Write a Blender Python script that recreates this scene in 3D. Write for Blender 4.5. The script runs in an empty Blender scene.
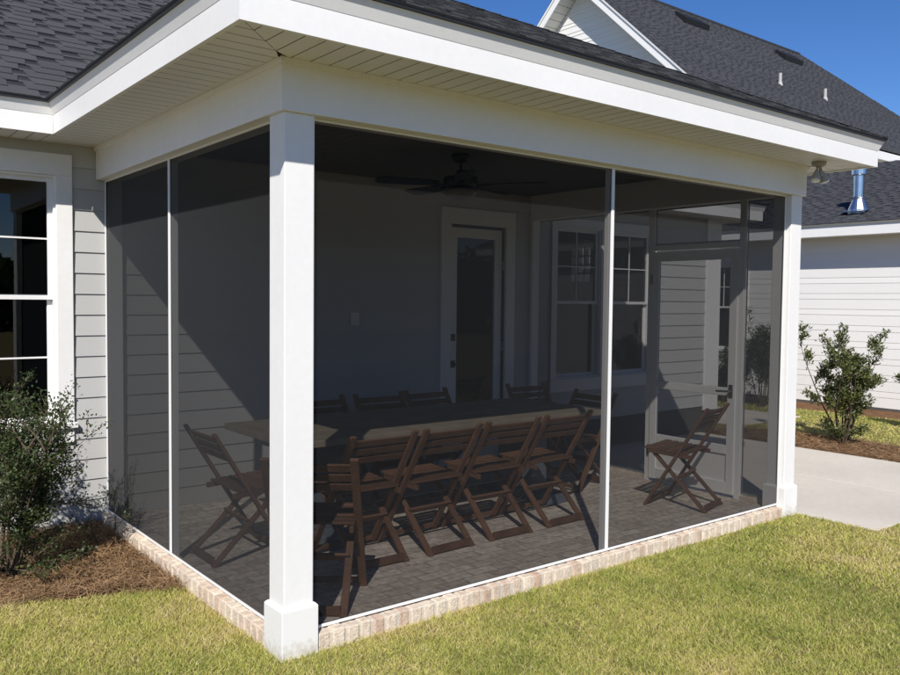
import bpy, math, random
import numpy as np
from mathutils import Vector, Matrix
random.seed(7); rng = np.random.default_rng(11)
S = bpy.context.scene
COL = S.collection
R = math.radians

# ------------------------------------------------------------------ helpers
class MB:
    """collects faces, then links them as ONE mesh object"""
    def __init__(s): s.v=[]; s.f=[]; s.m=[]; s.t=[]
    def face(s, pts, mi=0, tint=.5):
        b=len(s.v); s.v.extend([tuple(p) for p in pts]); s.f.append(tuple(range(b,b+len(pts)))); s.m.append(mi); s.t.append(tint)
    def hexa(s, p, mi=0, tint=.5):      # p: 4 bottom + 4 top points
        b=len(s.v); s.v.extend([tuple(q) for q in p])
        for f in ((3,2,1,0),(4,5,6,7),(0,1,5,4),(1,2,6,5),(2,3,7,6),(3,0,4,7)):
            s.f.append(tuple(b+i for i in f)); s.m.append(mi); s.t.append(tint)
    def box(s, x0,x1,y0,y1,z0,z1, mi=0, tint=.5, P=None):
        P=P or (lambda a,b,c:(a,b,c))
        s.hexa([P(x0,y0,z0),P(x1,y0,z0),P(x1,y1,z0),P(x0,y1,z0),P(x0,y0,z1),P(x1,y0,z1),P(x1,y1,z1),P(x0,y1,z1)],mi,tint)
    def bar(s, a, b, w, h, up=(0,0,1), mi=0, tint=.5):   # rectangular bar from a to b
        a=Vector(a); b=Vector(b); d=(b-a).normalized(); u=Vector(up)
        x=d.cross(u)
        if x.length<1e-4: x=d.cross(Vector((1,0,0)))
        x.normalize(); y=x.cross(d).normalized()
        q=[]
        for c in (a,b):
            for sx,sy in ((-1,-1),(1,-1),(1,1),(-1,1)): q.append(c+x*(sx*w/2)+y*(sy*h/2))
        s.hexa(q,mi,tint)
    def tube(s, pts, rad, n=8, mi=0, tint=.5, cap=True):
        pts=[Vector(p) for p in pts]; rad=rad if isinstance(rad,(list,tuple)) else [rad]*len(pts)
        rings=[]; pd=None; X=None
        for i,p in enumerate(pts):
            d=(pts[min(i+1,len(pts)-1)]-pts[max(i-1,0)]).normalized()
            if X is None:
                X=d.cross(Vector((0,0,1)))
                if X.length<1e-3: X=Vector((1,0,0))
            X=(X-d*X.dot(d)).normalized(); Y=d.cross(X)
            b=len(s.v)
            for k in range(n):
                a=2*math.pi*k/n; s.v.append(tuple(p+(X*math.cos(a)+Y*math.sin(a))*rad[i]))
            rings.append(b)
        for i in range(len(rings)-1):
            for k in range(n):
                s.f.append((rings[i]+k,rings[i]+(k+1)%n,rings[i+1]+(k+1)%n,rings[i+1]+k)); s.m.append(mi); s.t.append(tint)
        if cap:
            s.f.append(tuple(rings[0]+k for k in range(n))[::-1]); s.m.append(mi); s.t.append(tint)
            s.f.append(tuple(rings[-1]+k for k in range(n))); s.m.append(mi); s.t.append(tint)
    def lathe(s, c, prof, n=24, mi=0):
        s.tube([(c[0],c[1],c[2]+z) for r,z in prof],[max(r,.001) for r,z in prof],n,mi)
    def build(s, name, mats, parent=None, bevel=0, smooth=False):
        me=bpy.data.meshes.new(name); me.from_pydata(s.v,[],s.f); 
        if not isinstance(mats,(list,tuple)): mats=[mats]
        for m in mats: me.materials.append(m)
        me.polygons.foreach_set('material_index',s.m)
        at=me.attributes.new('tint','FLOAT','FACE'); at.data.foreach_set('value',s.t)
        if smooth: me.polygons.foreach_set('use_smooth',[True]*len(s.f))
        me.update()
        o=bpy.data.objects.new(name,me); COL.objects.link(o)
        if parent:
            o.parent=parent
            o.matrix_parent_inverse=Matrix.Identity(4)
            if parent.get('_abs') : o.location=-Vector(parent.location)
        if bevel:
            b=o.modifiers.new('bevel','BEVEL'); b.width=bevel; b.segments=2; b.limit_method='ANGLE'; b.angle_limit=R(40)
        return o
def tag(o,label=None,cat=None,group=None,kind=None):
    if label: o['label']=label
    if cat: o['category']=cat
    if group: o['group']=group
    if kind: o['kind']=kind
    return o
def thing(name,label,cat,loc=(0,0,0),rz=0,group=None):
    o=bpy.data.objects.new(name,None); COL.objects.link(o); o.location=loc; o.rotation_euler=(0,0,rz)
    o.empty_display_size=.2
    return tag(o,label,cat,group)

# ------------------------------------------------------------------ materials
def mat(name, col, rough=.6, spec=.4, var=.0, vscale=3, bump=0, bscale=40, tint=0, tcol=None, metal=0, var2=0, v2scale=30, detail=4):
    m=bpy.data.materials.new(name); m.use_nodes=True; nt=m.node_tree; N=nt.nodes; L=nt.links
    b=N['Principled BSDF']; b.inputs['Roughness'].default_value=rough; b.inputs['Specular IOR Level'].default_value=spec; b.inputs['Metallic'].default_value=metal
    tc=N.new('ShaderNodeTexCoord'); out=None
    rgb=N.new('ShaderNodeRGB'); rgb.outputs[0].default_value=(*col,1); out=rgb.outputs[0]
    def scale(o, fac_out, lo, hi):
        mr=N.new('ShaderNodeMapRange'); mr.inputs['From Min'].default_value=.25; mr.inputs['From Max'].default_value=.75
        mr.inputs['To Min'].default_value=lo; mr.inputs['To Max'].default_value=hi; L.new(fac_out,mr.inputs['Value'])
        mx=N.new('ShaderNodeVectorMath'); mx.operation='SCALE'; L.new(o,mx.inputs[0]); L.new(mr.outputs[0],mx.inputs['Scale']); return mx.outputs[0]
    if tcol is not None:
        at=N.new('ShaderNodeAttribute'); at.attribute_name='tint'
        mx=N.new('ShaderNodeMix'); mx.data_type='RGBA'; L.new(at.outputs['Fac'],mx.inputs['Factor']); L.new(out,mx.inputs['A']); mx.inputs['B'].default_value=(*tcol,1); out=mx.outputs['Result']
    elif tint:
        at=N.new('ShaderNodeAttribute'); at.attribute_name='tint'
        mr=N.new('ShaderNodeMapRange'); mr.inputs['To Min'].default_value=1-tint; mr.inputs['To Max'].default_value=1+tint; L.new(at.outputs['Fac'],mr.inputs['Value'])
        mx=N.new('ShaderNodeVectorMath'); mx.operation='SCALE'; L.new(out,mx.inputs[0]); L.new(mr.outputs[0],mx.inputs['Scale']); out=mx.outputs[0]
    for v,sc in ((var,vscale),(var2,v2scale)):
        if v:
            n=N.new('ShaderNodeTexNoise'); n.inputs['Scale'].default_value=sc; n.inputs['Detail'].default_value=detail; L.new(tc.outputs['Object'],n.inputs['Vector'])
            out=scale(out,n.outputs['Fac'],1-v,1+v)
    L.new(out,b.inputs['Base Color'])
    if bump:
        n=N.new('ShaderNodeTexNoise'); n.inputs['Scale'].default_value=bscale; n.inputs['Detail'].default_value=3; L.new(tc.outputs['Object'],n.inputs['Vector'])
        bp=N.new('ShaderNodeBump'); bp.inputs['Strength'].default_value=bump; bp.inputs['Distance'].default_value=.01; L.new(n.outputs['Fac'],bp.inputs['Height']); L.new(bp.outputs[0],b.inputs['Normal'])
    return m
M={}
M['trim']=mat('white_trim_paint',(.82,.815,.795),.45,.4,.035,1.5,.06,35,var2=.02,v2scale=25)
def dirt_mat():
    m=mat('white_trim_with_soil_splash',(.82,.815,.795),.5,.4,.03,2); nt=m.node_tree; N=nt.nodes; L=nt.links; b=N['Principled BSDF']
    src=b.inputs['Base Color'].links[0].from_socket
    g=N.new('ShaderNodeNewGeometry'); sx=N.new('ShaderNodeSeparateXYZ'); L.new(g.outputs['Position'],sx.inputs[0])
    n=N.new('ShaderNodeTexNoise'); n.inputs['Scale'].default_value=38; n.inputs['Detail'].default_value=5; L.new(g.outputs['Position'],n.inputs['Vector'])
    md=N.new('ShaderNodeMath'); md.operation='MULTIPLY_ADD'; L.new(n.outputs['Fac'],md.inputs[0]); md.inputs[1].default_value=.22; L.new(sx.outputs['Z'],md.inputs[2])
    mr=N.new('ShaderNodeMapRange'); mr.inputs['From Min'].default_value=.20; mr.inputs['From Max'].default_value=.10; mr.inputs['To Max'].default_value=.6; L.new(md.outputs[0],mr.inputs['Value'])
    mx=N.new('ShaderNodeMix'); mx.data_type='RGBA'; L.new(mr.outputs[0],mx.inputs['Factor']); L.new(src,mx.inputs['A']); mx.inputs['B'].default_value=(.42,.36,.24,1); L.new(mx.outputs['Result'],b.inputs['Base Color'])
    return m
M['plinth']=dirt_mat()
M['vinyl']=mat('white_soffit_vinyl',(.72,.715,.68),.5,.35,.02,2)
M['alu']=mat('white_screen_frame',(.80,.80,.79),.35,.5)
M['siding']=mat('grey_lap_siding',(.49,.49,.475),.6,.3,.035,1.2,.08,90,tint=.03)
M['nsiding']=mat('white_dutch_lap_siding',(.80,.79,.765),.5,.35,.02,.6,tint=.02)
M['shingle_tab']=mat('charcoal_shingle_tab',(.075,.076,.080),.9,.15,.08,2.5,.5,220,tint=.15,var2=.25,v2scale=260)
M['shingle_gap']=mat('charcoal_shingle_gap',(.034,.035,.040),.9,.15,.12,3,.5,220,tint=.12,var2=.25,v2scale=260)
M['nsh_tab']=mat('slate_shingle_tab',(.060,.062,.069),.9,.15,.08,2,.3,150,tint=.2,var2=.2,v2scale=120)
M['nsh_gap']=mat('slate_shingle_gap',(.042,.043,.048),.9,.15,.08,2,.3,150,tint=.15,var2=.2,v2scale=120)
M['pvc']=mat('weathered_pvc',(.42,.42,.41),.6,.3)
M['drip']=mat('dark_drip_edge',(.02,.02,.022),.5,.4)
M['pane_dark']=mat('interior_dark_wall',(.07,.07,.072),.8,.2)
M['ceil']=mat('grey_porch_ceiling',(.16,.16,.158),.6,.3,.03,3)
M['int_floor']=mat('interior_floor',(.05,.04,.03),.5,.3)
M['wood']=mat('brown_acacia_wood',(.18,.094,.056),.6,.3,.25,7,.15,60,tint=.28,var2=.15,v2scale=60)
M['table']=mat('weathered_grey_brown_table',(.27,.23,.17),.6,.3,.18,6,.1,50,tint=.12)
M['tpaint']=mat('slate_blue_table_paint',(.14,.16,.19),.5,.4,.05,4)
M['bronze']=mat('dark_bronze_metal',(.018,.016,.015),.4,.5)
M['bowl']=mat('frosted_glass_bowl',(.22,.22,.21),.35,.5)
M['galv']=mat('galvanised_steel',(.62,.64,.66),.28,.5,.08,8,metal=1)
M['lampgrey']=mat('bronze_grey_lamp',(.36,.35,.33),.45,.5)
M['lens']=mat('lamp_lens',(.72,.72,.70),.15,.6)
M['nickel']=mat('satin_nickel',(.35,.34,.32),.35,.5,metal=1)
M['plate']=mat('white_plastic_plate',(.75,.75,.72),.4,.4)
M['black']=mat('black_vent',(.012,.012,.013),.6,.3)
M['concrete']=mat('pale_broomed_concrete',(.585,.54,.465),.85,.2,.10,.9,.12,150,var2=.05,v2scale=18)
M['mortar']=mat('cream_mortar',(.60,.54,.45),.9,.1,.10,14,.4,120)
M['brick']=mat('whitewashed_brick',(.50,.345,.255),.9,.1,.22,26,.6,90,tcol=(.69,.595,.475),var2=.15,v2scale=90)
M['foundation']=mat('grey_foundation',(.10,.095,.09),.9,.1,.1,5)
M['leafA']=mat('small_dark_leaf',(.035,.058,.018),.45,.5,tcol=(.11,.145,.048),var=.15,vscale=4)
M['leafB']=mat('olive_leaf',(.07,.095,.028),.45,.5,tcol=(.21,.225,.075),var=.15,vscale=4)
M['bark']=mat('grey_brown_bark',(.11,.085,.06),.9,.1,.2,12,.5,60)
for k in ('leafA','leafB'):
    m=M[k]; nt=m.node_tree; b=nt.nodes['Principled BSDF']
    tr=nt.nodes.new('ShaderNodeBsdfTranslucent'); src=b.inputs['Base Color'].links[0].from_socket
    nt.links.new(src,tr.inputs['Color']); mx=nt.nodes.new('ShaderNodeMixShader'); mx.inputs[0].default_value=.3
    nt.links.new(b.outputs[0],mx.inputs[1]); nt.links.new(tr.outputs[0],mx.inputs[2]); nt.links.new(mx.outputs[0],nt.nodes['Material Output'].inputs[0])
M['straw']=mat('pine_straw_needle',(.15,.085,.042),.8,.2,tcol=(.40,.26,.14),var=.25,vscale=5)
M['mulch']=mat('pine_straw_bed',(.15,.082,.042),.95,.1,.35,9,.9,45,var2=.3,v2scale=60)
M['soil']=mat('lawn_soil',(.22,.18,.08),.95,.1,.22,2.5,.8,60,var2=.3,v2scale=45)

# grass: colour by per-blade tint (green -> straw), world-space patches
def grass_mat():
    m=bpy.data.materials.new('grass_blade'); m.use_nodes=True; nt=m.node_tree; N=nt.nodes; L=nt.links
    b=N['Principled BSDF']; b.inputs['Roughness'].default_value=.55; b.inputs['Specular IOR Level'].default_value=.25
    at=N.new('ShaderNodeAttribute'); at.attribute_name='tint'
    cr=N.new('ShaderNodeValToRGB'); e=cr.color_ramp.elements
    e[0].position=0; e[0].color=(.17,.22,.045,1); e[1].position=1; e[1].color=(.74,.62,.37,1)
    for p,c in ((.35,(.40,.44,.10,1)),(.62,(.57,.545,.15,1)),(.82,(.66,.56,.22,1))):
        k=e.new(p); k.color=c
    L.new(at.outputs['Fac'],cr.inputs[0]); L.new(cr.outputs[0],b.inputs['Base Color'])
    tr=N.new('ShaderNodeBsdfTranslucent'); L.new(cr.outputs[0],tr.inputs['Color']); mx=N.new('ShaderNodeMixShader'); mx.inputs[0].default_value=.35
    L.new(b.outputs[0],mx.inputs[1]); L.new(tr.outputs[0],mx.inputs[2]); L.new(mx.outputs[0],N['Material Output'].inputs[0])
    return m
M['grass']=grass_mat()

# woven screen: openings seen edge-on close up (real mesh geometry: thread/pitch ratio)
def screen_mat():
    m=bpy.data.materials.new('charcoal_insect_screen'); m.use_nodes=True; nt=m.node_tree; N=nt.nodes; L=nt.links
    ge=N.new('ShaderNodeNewGeometry'); d=N.new('ShaderNodeVectorMath'); d.operation='DOT_PRODUCT'
    L.new(ge.outputs['Incoming'],d.inputs[0]); L.new(ge.outputs['True Normal'],d.inputs[1])
    a=N.new('ShaderNodeMath'); a.operation='ABSOLUTE'; L.new(d.outputs['Value'],a.inputs[0])
    mx=N.new('ShaderNodeMath'); mx.operation='MAXIMUM'; L.new(a.outputs[0],mx.inputs[0]); mx.inputs[1].default_value=.05
    dv=N.new('ShaderNodeMath'); dv.operation='DIVIDE'; dv.inputs[0].default_value=SCREEN_R; L.new(mx.outputs[0],dv.inputs[1])
    sb=N.new('ShaderNodeMath'); sb.operation='SUBTRACT'; sb.inputs[0].default_value=1; L.new(dv.outputs[0],sb.inputs[1]); sb.use_clamp=True
    ml=N.new('ShaderNodeMath'); ml.operation='MULTIPLY'; ml.inputs[0].default_value=SCREEN_T; L.new(sb.outputs[0],ml.inputs[1])
    tr=N.new('ShaderNodeBsdfTransparent'); df=N.new('ShaderNodeBsdfDiffuse'); 
    cv=N.new('ShaderNodeVectorMath'); cv.operation='SCALE'; cv.inputs[0].default_value=(.058,.062,.066); L.new(dv.outputs[0],cv.inputs['Scale'])  # thread colour lightened at grazing view, standing in for sunlit haze on the mesh
    cm=N.new('ShaderNodeVectorMath'); cm.operation='MINIMUM'; L.new(cv.outputs[0],cm.inputs[0]); cm.inputs[1].default_value=(.05,.053,.056); L.new(cm.outputs[0],df.inputs['Color'])
    ms=N.new('ShaderNodeMixShader'); L.new(ml.outputs[0],ms.inputs[0]); L.new(df.outputs[0],ms.inputs[1]); L.new(tr.outputs[0],ms.inputs[2])
    L.new(ms.outputs[0],N['Material Output'].inputs[0]); return m
SCREEN_R=.215; SCREEN_T=.615
M['screen']=screen_mat()
def glass_mat():
    m=bpy.data.materials.new('window_glass'); m.use_nodes=True; nt=m.node_tree; N=nt.nodes; L=nt.links
    fr=N.new('ShaderNodeFresnel'); fr.inputs['IOR'].default_value=1.5
    k=N.new('ShaderNodeMath'); k.operation='MULTIPLY'; k.inputs[1].default_value=1.6; k.use_clamp=True; L.new(fr.outputs[0],k.inputs[0])
    tr=N.new('ShaderNodeBsdfTransparent'); tr.inputs['Color'].default_value=(.5,.56,.57,1)
    gl=N.new('ShaderNodeBsdfGlossy'); gl.inputs['Roughness'].default_value=.01
    ms=N.new('ShaderNodeMixShader'); L.new(k.outputs[0],ms.inputs[0]); L.new(tr.outputs[0],ms.inputs[1]); L.new(gl.outputs[0],ms.inputs[2])
    L.new(ms.outputs[0],N['Material Output'].inputs[0]); return m
M['glass']=glass_mat()
def paver_mat():
    m=mat('grey_tan_brick_paver',(.36,.33,.30),.85,.2,0,3,.3,80); nt=m.node_tree; N=nt.nodes; L=nt.links
    b=N['Principled BSDF']; tc=N.new('ShaderNodeTexCoord')
    nz=N.new('ShaderNodeTexNoise'); nz.inputs['Scale'].default_value=9; L.new(tc.outputs['Object'],nz.inputs['Vector'])
    ad=N.new('ShaderNodeVectorMath'); ad.operation='MULTIPLY_ADD'; L.new(nz.outputs['Color'],ad.inputs[0]); ad.inputs[1].default_value=(.012,.012,0); L.new(tc.outputs['Object'],ad.inputs[2])
    br=N.new('ShaderNodeTexBrick'); L.new(ad.outputs[0],br.inputs['Vector']); br.inputs['Scale'].default_value=1
    br.inputs['Brick Width'].default_value=.205; br.inputs['Row Height'].default_value=.098; br.inputs['Mortar Size'].default_value=.005; br.inputs['Mortar Smooth'].default_value=.4
    br.inputs['Color1'].default_value=(.57,.48,.40,1); br.inputs['Color2'].default_value=(.76,.67,.56,1); br.inputs['Mortar'].default_value=(.40,.37,.32,1); br.inputs['Bias'].default_value=.0
    n2=N.new('ShaderNodeTexNoise'); n2.inputs['Scale'].default_value=26; n2.inputs['Detail'].default_value=5; L.new(tc.outputs['Object'],n2.inputs['Vector'])
    mr=N.new('ShaderNodeMapRange'); mr.inputs['From Min'].default_value=.3; mr.inputs['From Max'].default_value=.7; mr.inputs['To Min'].default_value=.72; mr.inputs['To Max'].default_value=1.22; L.new(n2.outputs['Fac'],mr.inputs['Value'])
    sc=N.new('ShaderNodeVectorMath'); sc.operation='SCALE'; L.new(br.outputs['Color'],sc.inputs[0]); L.new(mr.outputs[0],sc.inputs['Scale']); L.new(sc.outputs[0],b.inputs['Base Color'])
    bp=N.new('ShaderNodeBump'); bp.invert=True; bp.inputs['Strength'].default_value=.5; bp.inputs['Distance'].default_value=.006; L.new(br.outputs['Fac'],bp.inputs['Height']); L.new(bp.outputs[0],b.inputs['Normal'])
    return m
M['paver']=paver_mat()

# ------------------------------------------------------------------ dimensions (porch corner post corner = origin)
W=4.613; D=3.014; ZT=2.60; ZS=2.84; O=.403; PS=.157; SILL=.09

# ------------------------------------------------------------------ camera
cam=bpy.data.cameras.new('camera'); co=bpy.data.objects.new('camera',cam); COL.objects.link(co); S.camera=co
yaw,pitch,roll=-.669278486,-.0446447249,.0104311783
f=Vector((-math.sin(yaw)*math.cos(pitch),math.cos(yaw)*math.cos(pitch),math.sin(pitch))); r=Vector((math.cos(yaw),math.sin(yaw),0)); u=r.cross(f)
r2=r*math.cos(roll)+u*math.sin(roll); u2=-r*math.sin(roll)+u*math.cos(roll)
mw=Matrix((( r2.x,u2.x,-f.x,-1.79979),(r2.y,u2.y,-f.y,-3.52896),(r2.z,u2.z,-f.z,1.72893),(0,0,0,1)))
co.matrix_world=mw; cam.sensor_width=36; cam.lens=36*828.0626/900; cam.clip_start=.05; cam.clip_end=600

# ------------------------------------------------------------------ light
SUN=Vector((-.775,-.87,1)).normalized()
sl=bpy.data.lights.new('sun','SUN'); so=bpy.data.objects.new('sun',sl); COL.objects.link(so)
sl.energy=5.0; sl.angle=R(.53); sl.color=(1,.95,.885); so.rotation_euler=SUN.to_track_quat('Z','Y').to_euler(); so.location=(-6,-8,12)
w=bpy.data.worlds.new('World'); S.world=w; w.use_nodes=True; nt=w.node_tree
sky=nt.nodes.new('ShaderNodeTexSky'); sky.sky_type='NISHITA'; sky.sun_disc=False
sky.sun_elevation=math.asin(SUN.z); sky.sun_rotation=math.atan2(SUN.x,SUN.y)%(2*math.pi)
sky.altitude=2500; sky.air_density=1.0; sky.dust_density=.2; sky.ozone_density=3.0
hs=nt.nodes.new('ShaderNodeHueSaturation'); hs.inputs['Saturation'].default_value=1.24; hs.inputs['Hue'].default_value=.509
nt.links.new(sky.outputs[0],hs.inputs['Color'])
nt.links.new(hs.outputs[0],nt.nodes['Background'].inputs[0]); nt.nodes['Background'].inputs[1].default_value=.116
S.view_settings.view_transform='Standard'; S.view_settings.look='None'; S.view_settings.exposure=0.14; S.view_settings.gamma=1
S.cycles.max_bounces=10; S.cycles.transparent_max_bounces=24; S.cycles.diffuse_bounces=5
S.cycles.use_denoising=True

# ------------------------------------------------------------------ wall surfaces
def lap_wall(mb, P, u0,u1,z0,z1, holes=(), courses=(.155,), out=.013, mi=0):
    """lapped boards on plane P(u,n,z), cut around holes (ua,ub,za,zb)"""
    z=z0; k=0
    while z<z1-1e-4:
        h=courses[k%len(courses)]; k+=1; ze=min(z+h,z1)
        cuts=sorted({z,ze}|{c for hh in holes for c in hh[2:4] if z<c<ze})
        tint=random.random()
        for a,b in zip(cuts[:-1],cuts[1:]):
            segs=[(u0,u1)]
            for ha,hb,za,zb in holes:
                if za<b-1e-5 and zb>a+1e-5:
                    ns=[]
                    for s0,s1 in segs:
                        if ha>s0: ns.append((s0,min(s1,ha)))
                        if hb<s1: ns.append((max(s0,hb),s1))
                    segs=[q for q in ns if q[1]-q[0]>1e-4]
            oa=out-(out-.003)*(a-z)/h; ob=out-(out-.003)*(b-z)/h
            for s0,s1 in segs:
                mb.face([P(s0,oa,a),P(s1,oa,a),P(s1,ob,b),P(s0,ob,b)],mi,tint)
                if a==z: mb.face([P(s0,0,a),P(s1,0,a),P(s1,oa,a),P(s0,oa,a)],mi,tint)
        z=ze
def back_wall_with_holes(mb,P,u0,u1,z0,z1,holes,n=-.02,mi=0):
    us=sorted({u0,u1}|{c for h in holes for c in h[:2]}); zs=sorted({z0,z1}|{c for h in holes for c in h[2:]})
    for a,b in zip(us[:-1],us[1:]):
        for c,d in zip(zs[:-1],zs[1:]):
            um,zm=(a+b)/2,(c+d)/2
            if any(h[0]<um<h[1] and h[2]<zm<h[3] for h in holes): continue
            mb.face([P(a,n,c),P(b,n,c),P(b,n,d),P(a,n,d)],mi)
def soffit_strip(mb, P, u0,u1, fa,fb, z=ZS, bw=.1, gap=.005):
    """boards across a soffit; board from v=fa(u) to v=fb(u); P(u,v,z)"""
    uu=u0
    while uu<u1-1e-3:
        a=uu; b=min(uu+bw-gap,u1)
        if fb(a)-fa(a)>.002 or fb(b)-fa(b)>.002:
            mb.face([P(a,fa(a),z),P(b,fa(b),z),P(b,fb(b),z),P(a,fb(a),z)],0,random.random())
            mb.face([P(b,fa(b),z),P(b,fb(b),z),P(b,fb(b),z+.008),P(b,fa(b),z+.008)],0)
            b2=min(b+gap,u1)
            mb.face([P(b,fa(b),z+.008),P(b2,fa(b2),z+.008),P(b2,fb(b2),z+.008),P(b,fb(b),z+.008)],0)
        uu+=bw

# ------------------------------------------------------------------ shingle roofs (convex polygon in (u,v) on a slope)
def shingle_roof(mb, org, ud, vd, poly, ex=.125, tabmin=.12, tabmax=.30):
    org=Vector(org); ud=Vector(ud).normalized(); vd=Vector(vd).normalized(); n=ud.cross(vd).normalized()
    if n.z<0: n=-n
    P=lambda uu,v,h: org+ud*uu+vd*v+n*h
    vs=[p[1] for p in poly]; v0,v1=min(vs),max(vs)
    def span(v):
        xs=[]
        for (a,b),(c,d) in zip(poly,poly[1:]+poly[:1]):
            if abs(b-d)<1e-9:
                if abs(v-b)<1e-6: xs+= [a,c]
            elif min(b,d)-1e-9<=v<=max(b,d)+1e-9: xs.append(a+(c-a)*(v-b)/(d-b))
        return (min(xs),max(xs)) if xs else None
    v=v0
    while v<v1-1e-3:
        ve=min(v+ex,v1); s0=span(v+1e-6); s1=span(ve-1e-6)
        if not s0 or not s1: v=ve; continue
        rt=random.random()
        cl=lambda x,s: min(max(x,s[0]),s[1])
        vm=v+(ve-v)*.42; sm=span(vm)
        mb.face([P(s0[0],v,.006),P(s0[1],v,.006),P(sm[1],vm,.0035),P(sm[0],vm,.0035)],0,.25+.4*rt)
        mb.face([P(sm[0],vm,.0035),P(sm[1],vm,.0035),P(s1[1],ve,0),P(s1[0],ve,0)],1,.5*rt+.25)
        mb.face([P(s0[0],v,-.004),P(s0[1],v,-.004),P(s0[1],v,.006),P(s0[0],v,.006)],1,.3)
        x=min(s0[0],s1[0])-random.random()*.3
        while x<max(s0[1],s1[1]):
            tw=random.uniform(tabmin,tabmax); gw=random.uniform(.06,.15); t=.3*rt+.5*random.random()
            a,b=x,x+tw; tp=random.uniform(.008,.022)
            a0,b0=cl(a+tp,s0),cl(b-tp,s0); a1,b1=cl(a,s1),cl(b,s1)
            if b0-a0>.02 or b1-a1>.02:
                mb.face([P(a0,v,.013),P(b0,v,.013),P(b1,ve,.007),P(a1,ve,.007)],0,t)
                mb.face([P(a0,v,.005),P(b0,v,.005),P(b0,v,.013),P(a0,v,.013)],0,t)
                mb.face([P(a0,v,.005),P(a0,v,.013),P(a1,ve,.007),P(a1,ve,-.001)],0,t)
                mb.face([P(b0,v,.005),P(b0,v,.013),P(b1,ve,.007),P(b1,ve,-.001)],0,t)
            x+=tw+gw
        v=ve

# ------------------------------------------------------------------ windows and doors
def window(P, parent, u0,u1,z0,z1, units=1, mull=.17, casing=.15, head=.2, muntins='upper', sillw=.04, meet=None):
    """double-hung window; P(u,n,z), n outwards"""
    c=MB()
    c.box(u0-casing,u0,.002,.034,z0,z1+.001,P=P); c.box(u1,u1+casing,.002,.034,z0,z1+.001,P=P)
    c.box(u0-casing,u1+casing,.002,.034,z1+.001,z1+head,P=P);
    wn=c.build('window',M['trim'],parent,.003)
    sb=MB(); sb.box(u0-casing-.02,u1+casing+.02,-.06,.06,z0-.04,z0-.001,P=P); sb.box(u0-casing,u1+casing,.002,.03,z0-.15,z0-.04,P=P)
    sb.build('sill',M['trim'],wn,.003)
    n=units; uw=((u1-u0)-mull*(n-1))/n
    fr=MB(); pn=MB(); sa=MB()
    for i in range(n):
        a=u0+i*(uw+mull); b=a+uw
        if i<n-1: fr.box(b,b+mull,-.02,.030,z0,z1,P=P)
        fw=.016
        fr.box(a,a+fw,-.09,.012,z0,z1,P=P); fr.box(b-fw,b,-.09,.012,z0,z1,P=P)
        fr.box(a+fw,b-fw,-.09,.012,z1-fw,z1,P=P); fr.box(a+fw,b-fw,-.09,.012,z0,z0+fw,P=P)
        zm=meet or (z0+z1)/2
        for lo,hi,nn in ((zm-.02,z1-fw,-.035),(z0+fw,zm+.02,-.07)):
            sw=.032
            sa.box(a+fw,a+fw+sw,nn-.015,nn+.015,lo,hi,P=P); sa.box(b-fw-sw,b-fw,nn-.015,nn+.015,lo,hi,P=P)
            sa.box(a+fw+sw,b-fw-sw,nn-.015,nn+.015,hi-sw,hi,P=P); sa.box(a+fw+sw,b-fw-sw,nn-.015,nn+.015,lo,lo+sw,P=P)
            pn.face([P(a+fw+sw,nn,lo+sw),P(b-fw-sw,nn,lo+sw),P(b-fw-sw,nn,hi-sw),P(a+fw+sw,nn,hi-sw)])
            up=nn>-.05
            if muntins=='both' or (muntins=='upper' and up):
                um=(a+b)/2; zz=(lo+hi)/2; mu=MB()
                mu.box(a+fw+sw,b-fw-sw,nn-.006,nn+.008,zz-.006,zz+.006,P=P)
                mu.box(um-.006,um+.006,nn-.006,nn+.0075,lo+sw,zz-.006,P=P); mu.box(um-.006,um+.006,nn-.006,nn+.0075,zz+.006,hi-sw,P=P); mu.build('muntin',M['trim'],wn)
    fr.build('frame',M['trim'],wn); sa.build('sash',M['trim'],wn); pn.build('pane',M['glass'],wn)
    return wn

# ================================================================== MAIN HOUSE
PB=lambda uu,n,z:(uu,D-n,z)           # back wall plane of the porch, facing -Y
HX0,HX1,HY1=-5.5,7.97,12.4
house=thing('main_house','grey lap sided house with charcoal roof that the porch is joined to','house',(1.2,D,0)); house['_abs']=1
LW=(-2.30,-.302,.80,2.605); RW=(4.87,6.53,.86,2.57); DR=(3.36,4.10,.06,2.50); FW=(5.22,5.63,2.04,2.58)
wl=MB()
lap_wall(wl,PB,HX0,W-.05,.045,ZS+.03,holes=(LW,DR)); lap_wall(wl,PB,W-.05,HX1,.045+.155*2,ZS+.03,holes=(RW,))
wl.build('wall',[M['siding'],M['pane_dark']],house)
iw=MB()
back_wall_with_holes(iw,PB,HX0,HX1-.02,.0,2.83,(LW,RW,DR),n=-.10)
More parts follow.
